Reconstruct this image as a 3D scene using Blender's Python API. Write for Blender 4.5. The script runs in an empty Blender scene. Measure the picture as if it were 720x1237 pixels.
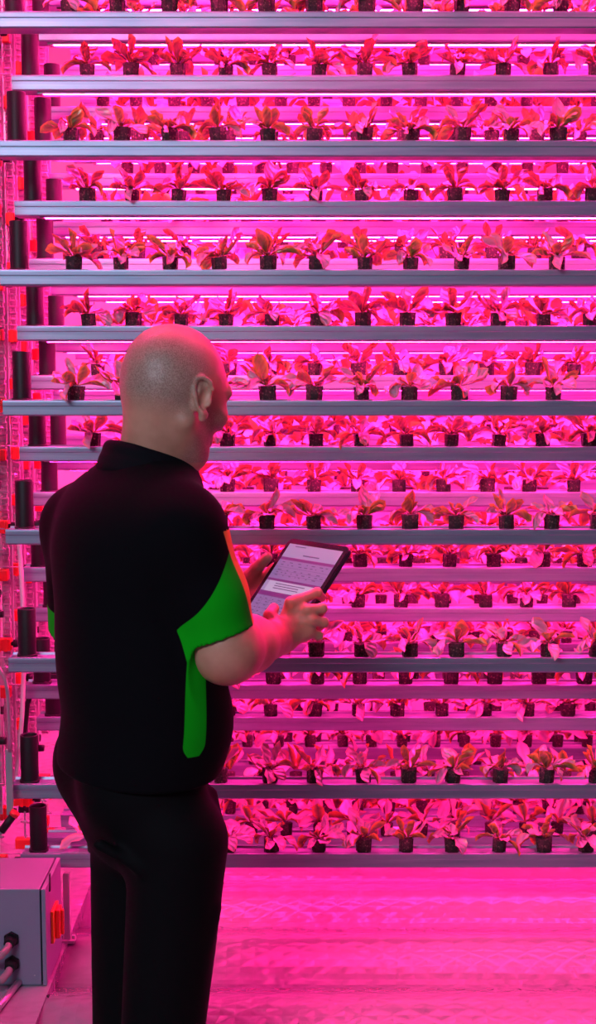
import bpy, bmesh, math, random
import numpy as np
from mathutils import Vector, Matrix
R = random.Random(7)
scene = bpy.context.scene
C = scene.collection

# ------------------------------------------------------------------ camera
F = 1750.0; TH = math.atan(0.107); CH = 1.65
cd = bpy.data.cameras.new('camera'); cam = bpy.data.objects.new('camera', cd); C.objects.link(cam)
cam.location = (0, 0, CH); cam.rotation_euler = (math.pi/2 - TH, 0, 0)
cd.sensor_fit = 'HORIZONTAL'; cd.sensor_width = 36; cd.lens = 36*F/720; cd.clip_start = 0.05
cd.dof.use_dof = True; cd.dof.focus_distance = 2.75; cd.dof.aperture_fstop = 14.0
scene.camera = cam
def P(px, py, Y):
    """measured photo point at a known depth -> world"""
    a, b = px-360.0, 618.5-py
    dx = a; dy = math.cos(TH)*F + math.sin(TH)*b; dz = -math.sin(TH)*F + math.cos(TH)*b
    t = Y/dy
    return Vector((dx*t, Y, CH + dz*t))
def proj(v):
    x, y, z = v[0], v[1], v[2]-CH
    f = y*math.cos(TH) - z*math.sin(TH); u = y*math.sin(TH) + z*math.cos(TH)
    return 360 + F*x/f, 618.5 - F*u/f

# ------------------------------------------------------------------ materials
def mat(name, col=(.5,.5,.5), rough=.5, metal=0., spec=.5, emit=None, es=0., build=None):
    m = bpy.data.materials.new(name); m.use_nodes = True
    nt = m.node_tree; b = nt.nodes['Principled BSDF']
    b.inputs['Base Color'].default_value = (*col, 1); b.inputs['Roughness'].default_value = rough
    b.inputs['Metallic'].default_value = metal; b.inputs['Specular IOR Level'].default_value = spec
    if emit: b.inputs['Emission Color'].default_value = (*emit, 1); b.inputs['Emission Strength'].default_value = es
    if build: build(nt, b)
    return m
def N(nt, t, **kw):
    n = nt.nodes.new(t)
    for k, v in kw.items(): setattr(n, k, v)
    return n
def noise(nt, scale, detail=2, coord='Object', stretch=None, rough=.5):
    tc = N(nt, 'ShaderNodeTexCoord'); n = N(nt, 'ShaderNodeTexNoise')
    n.inputs['Scale'].default_value = scale; n.inputs['Detail'].default_value = detail; n.inputs['Roughness'].default_value = rough
    if stretch:
        mp = N(nt, 'ShaderNodeMapping'); mp.inputs['Scale'].default_value = stretch
        nt.links.new(tc.outputs[coord], mp.inputs['Vector']); nt.links.new(mp.outputs[0], n.inputs['Vector'])
    else: nt.links.new(tc.outputs[coord], n.inputs['Vector'])
    return n
def ramp(nt, src, stops):
    r = N(nt, 'ShaderNodeValToRGB'); e = r.color_ramp.elements
    while len(e) < len(stops): e.new(.5)
    for i, (p, c) in enumerate(stops): e[i].position = p; e[i].color = (*c, 1)
    nt.links.new(src, r.inputs[0]); return r
def bump(nt, b, src, strength=.3, dist=.002):
    k = N(nt, 'ShaderNodeBump'); k.inputs['Strength'].default_value = strength; k.inputs['Distance'].default_value = dist
    nt.links.new(src, k.inputs['Height']); nt.links.new(k.outputs[0], b.inputs['Normal'])

def metal_b(nt, b):
    n = noise(nt, 14, 4, stretch=(.25, 2, 5)); r = ramp(nt, n.outputs[0], [(.3, (.21,.26,.38)), (.7, (.32,.38,.50))])
    nt.links.new(r.outputs[0], b.inputs['Base Color'])
    n2 = noise(nt, 160, 2, stretch=(.1, 1, 1)); bump(nt, b, n2.outputs[0], .10, .0005)
M_metal = mat('galvanised_metal', rough=.42, metal=.65, build=metal_b)
M_steel = mat('zinc_steel', (.5,.5,.55), .35, .8)
M_white = mat('white_plastic', (.55,.50,.56), .4)
M_lampbody = mat('lamp_body', (.30,.29,.32), .4)
M_black = mat('black_plastic', (.008,.006,.010), .5, spec=.3)
M_red = mat('red_plastic', (.75,.02,.02), .4)
M_orange = mat('orange_plastic', (.9,.22,.02), .4)
M_grey = mat('grey_enamel', (.24,.22,.33), .45)
M_gap = mat('rubber_seal', (.01,.01,.012), .7)
M_cable = mat('grey_cable', (.30,.20,.25), .35)
M_chain = mat('chain_plastic', (.5,.38,.5), .3, .1)
M_wall = mat('white_wall', (.6,.56,.6), .6)
def concrete_b(nt, b):
    n = noise(nt, 6, 5); r = ramp(nt, n.outputs[0], [(.3, (.20,.20,.22)), (.7, (.30,.30,.32))]); nt.links.new(r.outputs[0], b.inputs['Base Color'])
M_floor = mat('concrete', rough=.6, build=concrete_b)
def pan_b(nt, b):
    # embossed diamond sheet, long soft ribs across the width
    tc = N(nt, 'ShaderNodeTexCoord')
    w = N(nt, 'ShaderNodeTexWave', wave_type='BANDS', bands_direction='Y'); w.inputs['Scale'].default_value = 1.3; w.inputs['Distortion'].default_value = .6
    w.inputs['Detail Scale'].default_value = .6
    nt.links.new(tc.outputs['Object'], w.inputs['Vector'])
    def diag(sx, sy):
        mp = N(nt, 'ShaderNodeMapping'); mp.inputs['Rotation'].default_value = (0, 0, sx); nt.links.new(tc.outputs['Object'], mp.inputs['Vector'])
        q = N(nt, 'ShaderNodeTexWave', wave_type='BANDS', bands_direction='X'); q.inputs['Scale'].default_value = 9; q.inputs['Distortion'].default_value = 1.0; q.inputs['Detail'].default_value = 2
        nt.links.new(mp.outputs[0], q.inputs['Vector']); return q
    a, c = diag(.95, 1), diag(-.95, 1)
    mx = N(nt, 'ShaderNodeMath', operation='MAXIMUM'); nt.links.new(a.outputs['Fac'], mx.inputs[0]); nt.links.new(c.outputs['Fac'], mx.inputs[1])
    n = noise(nt, 5, 4)
    k1 = N(nt, 'ShaderNodeBump'); k1.inputs['Strength'].default_value = .6; k1.inputs['Distance'].default_value = .012; nt.links.new(w.outputs['Fac'], k1.inputs['Height'])
    k2 = N(nt, 'ShaderNodeBump'); k2.inputs['Strength'].default_value = .5; k2.inputs['Distance'].default_value = .0018; nt.links.new(mx.outputs[0], k2.inputs['Height']); nt.links.new(k1.outputs[0], k2.inputs['Normal'])
    k3 = N(nt, 'ShaderNodeBump'); k3.inputs['Strength'].default_value = .5; k3.inputs['Distance'].default_value = .006; nt.links.new(n.outputs[0], k3.inputs['Height']); nt.links.new(k2.outputs[0], k3.inputs['Normal'])
    nt.links.new(k3.outputs[0], b.inputs['Normal'])
M_pan = mat('embossed_white_sheet', (.27,.24,.30), .17, spec=1.0, build=pan_b)

LED = (1.0, .016, .235)
def led(name, s): return mat(name, (.8,.8,.8), .5, emit=LED, es=s)

def leaf_b(nt, b):
    n = noise(nt, 35, 3); at = N(nt, 'ShaderNodeAttribute', attribute_name='edge')
    oi = N(nt, 'ShaderNodeObjectInfo')
    geo = N(nt, 'ShaderNodeNewGeometry')
    a1 = N(nt, 'ShaderNodeMath', operation='MULTIPLY_ADD'); nt.links.new(n.outputs[0], a1.inputs[0]); a1.inputs[1].default_value = .75; nt.links.new(at.outputs['Fac'], a1.inputs[2])
    r = ramp(nt, a1.outputs[0], [(.34, (.07,.15,.015)), (.58, (.26,.20,.02)), (.84, (.78,.28,.04))])
    r2 = ramp(nt, a1.outputs[0], [(.30, (.26,.27,.30)), (.62, (.44,.32,.46)), (1.0, (.70,.26,.26))])  # top side: pink-white cast of the lamps put into its colour
    mx = N(nt, 'ShaderNodeMix', data_type='RGBA'); nt.links.new(geo.outputs['Backfacing'], mx.inputs[0])
    nt.links.new(r.outputs[0], mx.inputs[6]); nt.links.new(r2.outputs[0], mx.inputs[7])
    nt.links.new(mx.outputs[2], b.inputs['Base Color'])
    w = N(nt, 'ShaderNodeAttribute', attribute_name='vein')
    bump(nt, b, w.outputs['Fac'], 1.0, .0028)
    # thin leaf: a little light passes through
    tr = N(nt, 'ShaderNodeBsdfTranslucent'); tr.inputs[0].default_value = (.42, .13, .14, 1)
    ms = N(nt, 'ShaderNodeMixShader'); ms.inputs[0].default_value = .1
    out = nt.nodes['Material Output']
    nt.links.new(b.outputs[0], ms.inputs[1]); nt.links.new(tr.outputs[0], ms.inputs[2]); nt.links.new(ms.outputs[0], out.inputs[0])
M_leaf = mat('leaf', rough=.27, spec=.8, build=leaf_b)
def plug_b(nt, b):
    n = noise(nt, 260, 3); r = ramp(nt, n.outputs[0], [(.45, (.022,.012,.018)), (.62, (.07,.03,.04)), (.72, (.35,.22,.2))]); nt.links.new(r.outputs[0], b.inputs['Base Color'])
    bump(nt, b, n.outputs[0], .8, .002)
M_plug = mat('dark_root_plug', rough=.8, build=plug_b)

# ------------------------------------------------------------------ mesh helpers
def tag(o, label=None, cat=None, group=None, kind=None):
    if label: o['label'] = label
    if cat: o['category'] = cat
    if group: o['group'] = group
    if kind: o['kind'] = kind
    return o
def link(name, me, parent=None, mats=()):
    o = bpy.data.objects.new(name, me); C.objects.link(o)
    for m in mats:
        if m.name not in me.materials: me.materials.append(m)
    if parent: o.parent = parent
    return o
def empty(name, loc=(0,0,0)):
    o = bpy.data.objects.new(name, None); C.objects.link(o); o.location = loc; o.empty_display_size = .05; return o
class MB:
    def __init__(s): s.bm = bmesh.new()
    def box(s, a, b, bev=0., mi=0):
        a = Vector(a); b = Vector(b); c = (a+b)/2; d = b-a
        r = bmesh.ops.create_cube(s.bm, size=1, matrix=Matrix.Translation(c) @ Matrix.Diagonal((*[abs(x) for x in d], 1)))
        vs = r['verts']; fs = {f for v in vs for f in v.link_faces}
        for f in fs: f.material_index = mi
        if bev > 0: bmesh.ops.bevel(s.bm, geom=list({e for v in vs for e in v.link_edges}), offset=bev, segments=2, affect='EDGES', profile=.6)
        return s
    def cyl(s, a, b, r, r2=None, n=16, caps=True, mi=0):
        a = Vector(a); b = Vector(b); d = b-a; q = d.to_track_quat('Z', 'Y').to_matrix().to_4x4()
        k = bmesh.ops.create_cone(s.bm, cap_ends=caps, segments=n, radius1=r, radius2=r if r2 is None else r2, depth=d.length, matrix=Matrix.Translation((a+b)/2) @ q)
        for f in {f for v in k['verts'] for f in v.link_faces}: f.material_index = mi; f.smooth = len(f.verts) == 4
        return s
    def tube(s, pts, r, n=8):
        pts = [Vector(p) for p in pts]; rings = []
        up = Vector((0, 1, .01)).normalized()
        for i, p in enumerate(pts):
            t = (pts[min(i+1, len(pts)-1)]-pts[max(i-1, 0)]).normalized()
            x = t.cross(up)
            if x.length < .1: x = t.cross(Vector((1, 0, 0)))
            x.normalize(); y = t.cross(x)
            rr = r[i] if isinstance(r, (list, tuple)) else r
            rings.append([s.bm.verts.new(p + x*rr*math.cos(2*math.pi*k/n) + y*rr*math.sin(2*math.pi*k/n)) for k in range(n)])
        for a, b in zip(rings, rings[1:]):
            for k in range(n): f = s.bm.faces.new((a[k], a[(k+1) % n], b[(k+1) % n], b[k])); f.smooth = True
        s.bm.faces.new(rings[0]); s.bm.faces.new(list(reversed(rings[-1]))); return s
    def prof(s, yz, x0, x1, mi=0):
        """closed profile in (y,z) extruded along x"""
        a = [s.bm.verts.new((x0, y, z)) for y, z in yz]; b = [s.bm.verts.new((x1, y, z)) for y, z in yz]; n = len(yz)
        for k in range(n): s.bm.faces.new((a[k], a[(k+1) % n], b[(k+1) % n], b[k])).material_index = mi
        f1 = s.bm.faces.new(a); f2 = s.bm.faces.new(list(reversed(b)))
        return s
    def torus(s, c, R_, r, axis='X', n=40, m=8, squash=1.0):
        c = Vector(c); rings = []
        for i in range(n):
            t = 2*math.pi*i/n; ring = []
            for j in range(m):
                u = 2*math.pi*j/m; rr = R_ + r*math.cos(u)
                ring.append(s.bm.verts.new(c + Vector((r*squash*math.sin(u), rr*math.cos(t), rr*math.sin(t)))))
            rings.append(ring)
        for i in range(n):
            a, b = rings[i], rings[(i+1) % n]
            for j in range(m): s.bm.faces.new((a[j], a[(j+1) % m], b[(j+1) % m], b[j])).smooth = True
        return s
    def mesh(s, name):
        bmesh.ops.recalc_face_normals(s.bm, faces=s.bm.faces[:])
        me = bpy.data.meshes.new(name); s.bm.to_mesh(me); s.bm.free(); return me
    def build(s, name, m, parent=None, loc=None):
        me = s.mesh(name); o = link(name, me, parent, m if isinstance(m, (list, tuple)) else [m])
        if loc is not None: o.location = loc
        return o

# ------------------------------------------------------------------ seedlings
def add_leaf(V, Fc, E, W, base, az, elev, L, wd, curl, fold, twist, rr, seg=7, cs=5):
    """spoon shaped leaf: narrow stalk, broad blade, folded along its midrib"""
    i0 = len(V); p = Vector(base); e = elev
    ca, sa = math.cos(az), math.sin(az)
    for i in range(seg+1):
        t = i/seg
        w = wd*(.10 + .90*max(0, math.sin(math.pi*min(1, max(0, (t-.10)/.93))**1.25))**.7) if t < .999 else wd*.04
        if t < .16: w = wd*.16
        d = Vector((ca*math.cos(e), sa*math.cos(e), math.sin(e)))
        side = Vector((-sa, ca, 0)); nrm = side.cross(d) * -1
        tw = twist*t; side2 = side*math.cos(tw) + nrm*math.sin(tw); n2 = nrm*math.cos(tw) - side*math.sin(tw)
        for j in range(cs):
            u = (j/(cs-1))*2-1
            wob = .22*math.sin(11*t+5*u+rr)*abs(u) + .10*math.sin(17*t-7*u+2*rr)*abs(u)
            q = p + side2*(u*w*math.cos(fold*abs(u))) + n2*(abs(u)*w*math.sin(fold) + wob*w)
            V.append(q); E.append((abs(u)**2)*.55 + (.25 if t > .85 else 0)); W.append(abs(math.sin(13*t-3*abs(u))))
        if i < seg: p = p + d*(L/seg); e += curl/seg
    for i in range(seg):
        for j in range(cs-1):
            a = i0+i*cs+j; Fc.append((a, a+1, a+cs+1, a+cs))
def foliage_data(rnd, lite=False):
    V, Fc, E, W = [], [], [], []
    n = rnd.randint(7, 9); a0 = rnd.uniform(0, 6.28)
    if not lite: sg, cs = 8, 5
    else: sg, cs = 5, 3
    for k in range(n):
        az = a0 + k*2*math.pi/n + rnd.uniform(-.4, .4)
        kind = rnd.random()
        if kind < .2:  el, cu, L = rnd.uniform(.75, 1.2), rnd.uniform(-.3, .7), rnd.uniform(.044, .062)
        elif kind < .82: el, cu, L = rnd.uniform(.0, .55), rnd.uniform(-1.5, 1.1), rnd.uniform(.044, .062)
        else: el, cu, L = rnd.uniform(.2, .5), rnd.uniform(-2.4, -1.4), rnd.uniform(.040, .052)
        add_leaf(V, Fc, E, W, (math.cos(az)*.004, math.sin(az)*.004, .025), az, el, L, rnd.uniform(.0100, .0150), cu, rnd.uniform(.2, .95), rnd.uniform(-1.5, 1.5), rnd.uniform(0, 6), sg, cs)
    for k in range(4):
        az = rnd.uniform(0, 6.28)
        add_leaf(V, Fc, E, W, (0, 0, .026), az, rnd.uniform(.2, 1.2), rnd.uniform(.020, .034), rnd.uniform(.008, .012), rnd.uniform(-1.2, .8), .5, rnd.uniform(-1, 1), 0, max(3, sg-3), 3)
    return V, Fc, E, W
def mesh_from(name, V, Fc, attrs, mats):
    me = bpy.data.meshes.new(name); me.from_pydata([tuple(v) for v in V], [], Fc)
    for k, vals in attrs.items():
        a = me.attributes.new(k, 'FLOAT', 'POINT'); a.data.foreach_set('value', np.array(vals, dtype=np.float32))
    me.polygons.foreach_set('use_smooth', [True]*len(Fc))
    for m in mats: me.materials.append(m)
    me.update(); return me
NV = 14
fol = [mesh_from('foliage', *(lambda d: (d[0], d[1], {'edge': d[2], 'vein': d[3]}))(foliage_data(R)), [M_leaf]) for _ in range(NV)]
lite_data = [foliage_data(R, True) for _ in range(10)]
pb = MB(); pb.cyl((0,0,-.012), (0,0,.0245), .0120, .0145, 14)
for k in range(7):
    t = k*.9; pb.cyl((.0135*math.cos(t), .0135*math.sin(t), -.01), (.0150*math.cos(t+.2), .0150*math.sin(t+.2), .0248), .0011, .0011, 5)
plug_me = pb.mesh('root_plug'); plug_me.materials.append(M_plug)

def on_man(x, y):
    return 66 < x < 268 and y > 690 or (160 < x < 262 and 420 < y <= 560) or (110 < x < 250 and 560 < y <= 690)
stuffV, stuffF, stuffE, stuffW, stuffM = [], [], [], [], []
plugV, plugF = [], []
def far_seedling(loc, rnd):
    V, Fc, E, W = rnd.choice(lite_data); o = len(stuffV); a = rnd.uniform(0, 6.28); s = rnd.uniform(1.05, 1.35); ca, sa = math.cos(a)*s, math.sin(a)*s
    for v in V: stuffV.append((loc[0]+v.x*ca-v.y*sa, loc[1]+v.x*sa+v.y*ca, loc[2]+v.z*s))
    stuffF.extend([tuple(i+o for i in f) for f in Fc]); stuffE.extend(E); stuffW.extend(W); stuffM.extend([0]*len(Fc))
    o = len(stuffV)
    for z, r in ((-.012, .0125), (.026, .0152)):
        for k in range(8): stuffV.append((loc[0]+r*math.cos(k*math.pi/4), loc[1]+r*math.sin(k*math.pi/4), loc[2]+z)); stuffE.append(0); stuffW.append(0)
    for k in range(8): stuffF.append((o+k, o+(k+1) % 8, o+8+(k+1) % 8, o+8+k)); stuffM.append(1)
    stuffF.append(tuple(o+8+k for k in range(8))); stuffM.append(1)

# ------------------------------------------------------------------ troughs
XL = -.59
PAN_PH = 2.99
z_low = P(360, 1032, 2.985).z - .034
PANZ = P(52, 1190, 2.75).z - .004
def ordn(n): return ['first','second','third','fourth','fifth','sixth','seventh','eighth','ninth','tenth','eleventh','twelfth','thirteenth','fourteenth','fifteenth'][n-1]
def trough_mesh(x0, x1, D=.058, H=.0305):
    """channel with rolled front lip, recessed lid and ribs; origin at front lip top"""
    yz = [(0,0), (.002,.0012), (.006,.0012), (.007,-.0035), (.016,-.0035), (.0165,-.0015), (.041,-.0015), (.0415,-.0035), (.050,-.0035), (.052,.0012), (.056,.0012), (.058,0),
          (.0575,-H+.003), (.055,-H), (.003,-H), (.0006,-H+.003), (.0006,-.012), (-.0004,-.010), (-.0004,-.003)]
    m = MB(); m.prof(yz, x0, x1); return m
COLS = [  # lip front depth, measured lip heights (photo), spoken rank, x end, LED strength
    (2.900, [-142, 14, 170, 326, 484, 640, 795, 948], 'front', .78),
    (3.063, [-58, 91, 243, 394, 540, 686, 828], 'second', .85),
    (3.202, [-109, 32, 172, 313, 454, 595, 735, 867], 'third', .9),
    (3.332, [-10, 129, 268, 409, 552, 690, 828, 950], 'fourth', .95),
    (3.500, [-52, 79, 210, 341, 472, 603, 734, 865, 985], 'fifth', 1.0),
    (3.640, [-104, 22, 148, 274, 400, 526, 652, 778, 904], 'sixth', 1.05),
    (3.860, [-60, 60, 180, 300, 420, 540, 660, 780, 900, 1000], 'seventh', 1.1),
    (4.020, [-110, 5, 120, 235, 350, 465, 580, 695, 810, 925], 'eighth', 1.15),
]
BOTT = [(2.985, 1032, 'front'), (3.272, 1012, 'second'), (3.575, 1000, 'third'), (3.94, 990, 'fourth')]
rank_leaf = {'front': 'green and orange seedling', 'second': 'pink-lit seedling', 'third': 'bright pink seedling'}
def led_gain(z):  # lamps higher up burn brighter
    t = min(1, max(0, (z-.6)/1.3)); return 1.0 + 6.5*t*t
led_cache = {}
def led_mat(g):
    k = round(g*2)/2
    if k not in led_cache: led_cache[k] = led('magenta_lamp_%d' % int(k*10), 24*k)
    return led_cache[k]
seed_proto = None
n_seed = 0
row_name = {}
def put_seedling(loc, label, group, i):
    global n_seed
    root = empty('potted_seedling', loc); n_seed += 1
    root.rotation_euler.z = R.uniform(0, 6.28); s = R.uniform(.98, 1.15); root.scale = (s, s, s)
    root.rotation_euler.x = R.uniform(-.06, .06)
    tag(root, label, 'plant', group)
    p = bpy.data.objects.new('root_plug', plug_me); C.objects.link(p); p.parent = root
    f = bpy.data.objects.new('foliage', fol[i % NV]); C.objects.link(f); f.parent = root
def fill_row(tz, Y, x_end, rank, rowlabel, individual, off=0.):
    xs = []; x = XL + .144 + off*.0963 if individual else XL + .14 + R.uniform(0, .06)
    while x < x_end-.1: xs.append(x + R.uniform(-.004, .004)); x += .0963 if individual else .080
    vis = [q for q in xs if 4 < proj((q, Y, tz))[0] < 728]
    for q in vis:
        loc = (q, Y+.0255, tz+.001)
        px, py = proj(loc)
        if py < -30: continue
        if individual and not on_man(px, py-12):
            k = len([w for w in vis if w >= q])
            put_seedling(loc, '%s, %s from the right on %s' % (rank_leaf[rank], ordn(k), rowlabel), 'seedlings on %s' % rowlabel, R.randint(0, 999))
        else: far_seedling(loc, R)
def trough(px_y, Y, rank, x1, rowlabel, strip=True, x0=XL):
    z = P(360, px_y, Y).z
    root = empty('growing_trough', (0, Y, z)); tag(root, 'grey metal trough, '+rowlabel, 'plant trough', rank+' rank troughs')
    trough_mesh(x0, x1).build('channel', M_metal, root)
    if strip:
        lo = -.0350 if px_y < 200 else -.0325
        MB().box((x0+.05, .012, -.0322), (x1-.02, .046, -.0304)).box((x0+.05, .012, lo), (x1-.02, .0135, -.0322)).box((x0+.05, .0445, lo), (x1-.02, .046, -.0322)).build('lamp_housing', M_lampbody, root)
        MB().box((x0+.06, .019, -.0332), (x1-.03, .036, -.0322)).build('lamp_strip', led_mat(led_gain(z)), root)
    return z
tube_list = []
for ci, (Y, ys, rank, x1) in enumerate(COLS):
    seen = 0
    for py in ys:
        above = py < -5
        if not above or py > -20: seen += 1
        rl = ('%s one down in the %s rank' % (ordn(max(1, seen)), rank)) if not above else 'just above the picture in the %s rank' % rank
        z = trough(py, Y, rank, x1, rl, strip=(ci > 0 or py > 600))  # lower front rank strips are added, to spill pink onto arms and pan
        if not above or py > -20:
            off = {0: 0., 1: .05, 2: .02}.get(ci, 0)
            fill_row(z, Y, x1, rank, 'the %s %s rank trough down' % (ordn(seen), rank), ci < 3, off)
            if ci < 4: tube_list.append((Y, z, rank, seen, ci))
for bi, (Y, py, rank) in enumerate(BOTT):
    rl = 'lowest of the %s loop, under the others' % rank
    z = trough(py, Y, rank+' loop', .8+.1*bi, rl, strip=True)
    if bi == 0:
        fill_row(z, Y, .8, 'front', 'the lowest trough of all', True, .07); tube_list.append((Y, z, 'lowest', 0, -1))
    else: fill_row(z, Y, .8+.1*bi, rank, '', False)
sm = mesh_from('distant_seedlings', [Vector(v) for v in stuffV], stuffF, {'edge': stuffE, 'vein': stuffW}, [M_leaf, M_plug])
sm.polygons.foreach_set('material_index', stuffM)
so = link('distant_seedlings', sm); tag(so, 'massed pink seedlings filling the rear ranks of troughs', 'plants', kind='stuff')
print('seedlings', n_seed)

# black drain tubes at the left ends
for (Y, z, rank, k, ci) in tube_list:
    x = XL + .034; H = .098; r = .0185
    root = empty('drain_tube', (x, Y+.028, z))
    where = 'lowest trough of all' if ci == -1 else '%s %s rank trough down' % (ordn(k), rank)
    tag(root, 'black upright tube on the left end of the %s' % where, 'tube', 'black tubes on trough ends')
    m = MB(); bm = m.bm
    n = 28; rings = []
    for rr, zz in ((r*1.02, .0012), (r, .004), (r, H-.002), (r-.0006, H), (r-.002, H), (r-.0028, H-.003), (r-.0028, .02)):
        rings.append([bm.verts.new((rr*math.cos(2*math.pi*i/n), rr*math.sin(2*math.pi*i/n), zz)) for i in range(n)])
    for a, b in zip(rings, rings[1:]):
        for i in range(n): bm.faces.new((a[i], a[(i+1) % n], b[(i+1) % n], b[i])).smooth = True
    bm.faces.new(list(reversed(rings[0]))); bm.faces.new(rings[-1])
    m.build('tube_wall', M_black, root)
    MB().cyl((0,0,-.004), (0,0,.004), r*1.12, r*1.12, 28).build('foot_ring', M_black, root)

# ------------------------------------------------------------------ chains, hangers, posts, wheels on the left
ztop = 2.7
def chain(Y, X, zb, zt, label):
    root = empty('conveyor_chain', (X, Y, zb)); tag(root, label, 'chain', 'conveyor chains')
    m = MB(); p = .0135; n = int((zt-zb)/p)
    for i in range(n):
        z = i*p
        m.cyl((-.009, 0, z), (.009, 0, z), .0032, .0032, 8)
        o = .0075 if i % 2 else .0055
        for s in (-1, 1): m.box((s*o-.0008, -.0035, z-.0015), (s*o+.0008, .0035, z+p+.0015))
    m.build('links', M_chain, root)
    MB().box((-.013, .012, 0), (.013, .016, n*p), .001).build('guide_rail', M_white, root)
for i, (Y, ys, rank, x1) in enumerate(COLS[:6]):
    zb = .70 if i < 2 else .72
    chain(Y+.03, XL-.040+.0*i, zb, ztop, 'pale link chain running up beside the %s rank of troughs' % rank)
    if i < 6: chain(Y+.065, XL-.075, zb, ztop, 'narrow link chain behind left of the %s rank troughs' % rank)
def hanger(Y, z, label, knob_dx=.0):
    root = empty('chain_hanger', (XL-.04, Y, z)); tag(root, label, 'hanger', 'red clamped trough hangers')
    # clamp block above the trough on the chain
    a = .074
    MB().box((-.034, .004, a), (.012, .026, a+.026), .002).box((-.016, .001, a-.001), (-.009, .004, a+.027), .0005).box((-.002, .001, a-.001), (.005, .004, a+.027), .0005).build('clamp_block', M_red, root)
    k = MB(); k.cyl((.012, .013, a+.015), (.017, .013, a+.015), .0045, .0045, 12).cyl((.017, .013, a+.015), (.030, .013, a+.015), .0085, .0075, 16); k.build('knob', M_black, root)
    MB().box((-.030, .006, -.030), (.008, .028, -.006), .002).build('lower_block', M_red, root)
    kk = MB(); kk.cyl((-.030, .000, -.055), (-.006, .000, -.055), .0095, .0085, 16); kk.build('roller', M_black, root)
    h = MB(); h.tube([(-.004, -.002, a-.012), (-.004, -.002, .004), (-.001, -.002, .0025), (.039, -.002, .0022)], .0012, 6); h.box((-.006, -.0035, .0), (-.002, -.002, a-.01)); h.build('hook_plate', M_steel, root)
    b = MB(); b.cyl((-.014, -.004, .040), (.008, -.004, .040), .0022, .0022, 8).cyl((.001, -.004, .040), (.004, -.004, .040), .005, .005, 6); b.build('bolt', M_steel, root)
for ci, (Y, ys, rank, x1) in enumerate(COLS[:5]):
    s = 0
    for py in ys:
        z = P(360, py, Y).z; s += py > -20
        if py < -20: continue
        hanger(Y, z, 'red clamp hanger on the chain at the %s %s rank trough down' % (ordn(s), rank))
for i, (Y, py, rank) in enumerate(BOTT):
    z = P(360, py, Y).z; hanger(Y, z, 'red clamp hanger at the left end of the %s' % ('lowest trough of all' if i == 0 else 'lowest trough of the %s loop' % rank))

def post(x, y, w, label, m=M_white, zt=ztop+.3):
    root = empty('support_post', (x, y, PANZ)); tag(root, label, 'post', 'white support posts')
    h = zt-PANZ
    MB().box((-w/2, -w/2, .006), (w/2, w/2, h), .002).build('upright', m, root)
    MB().box((-w*1.2, -w*1.0, 0), (w*1.2, w*1.0, .007), .001).build('base_plate', m, root)
    b = MB()
    for sx in (-1, 1): b.cyl((sx*w*.9, 0, .006), (sx*w*.9, 0, .014), .004, .004, 6)
    b.build('anchor_bolt', M_steel, root)
post(P(81, 1100, 2.975).x, 2.975, .014, 'slim white post standing just behind the control box', zt=z_low-.002)
post(-.80, 3.18, .034, 'white square post between the first and second chain loops at left')
post(-.78, 3.42, .034, 'white square post behind the third and fourth rank chains')
post(-.80, 3.76, .034, 'white square post far back beside the left wall')

def wheel(Y, z, r, label, x=XL-.075):
    root = empty('chain_sprocket', (x, Y, z)); tag(root, label, 'sprocket', 'chain sprockets')
    m = MB(); m.torus((0,0,0), r-.006, .008, n=48, m=8, squash=.7)
    m.build('rim', M_white, root)
    d = MB(); d.cyl((-.003,0,0), (.003,0,0), r-.008, r-.008, 48); d.build('disc', M_black, root)
    t = MB()
    for k in range(28):
        a = 2*math.pi*k/28; t.box((-.003, (r+.001)*math.cos(a)-.003, (r+.001)*math.sin(a)-.003), (.003, (r+.001)*math.cos(a)+.003, (r+.001)*math.sin(a)+.003))
    t.build('teeth', M_steel, root)
    MB().cyl((-.012,0,0), (.02,0,0), .014, .014, 20).build('hub', M_steel, root)
wheel(2.985, .80, .085, 'black disc wheel with pale rim turning the front chains', XL-.045-.028)
wheel(3.27, .80, .065, 'pale rimmed wheel turning the second chain loop', XL-.095)

# bent pipe and guard at lower left
root = empty('guard_bracket', (XL-.03, 2.885, .9)); tag(root, 'bent grey metal arm at left edge beside the lowest front chain', 'bracket')
MB().tube([P(-14, 790, 2.87), P(-2, 806, 2.87), P(6, 820, 2.87), P(9, 834, 2.87), P(11, 870, 2.87), P(12, 908, 2.87)], .0042, 10).build('bent_arm', M_steel, root)
MB().box(P(8, 985, 2.872), P(15, 905, 2.876), .0005).build('end_plate', M_steel, root)
for c in root.children: c.matrix_parent_inverse = Matrix.Translation(-Vector(root.location))
def poly_tube(pts, Y, r, m, name, label, cat):
    o = MB().tube([P(x, y, Y) for x, y in pts], r, 10).build(name, m); return tag(o, label, cat)
poly_tube([(20, 620), (25, 680), (28, 740), (29, 800), (27, 860), (22, 920), (16, 960), (6, 990)], 3.02, .005, M_white, 'curved_guide', 'pale curved guide rail bowing beside the lower front chain', 'rail')
poly_tube([(26, 905), (30, 880), (33, 850), (40, 832), (55, 826), (66, 836)], 3.075, .006, M_black, 'corrugated_hose', 'dark purple hose looping behind the second rank chain', 'hose')
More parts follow.
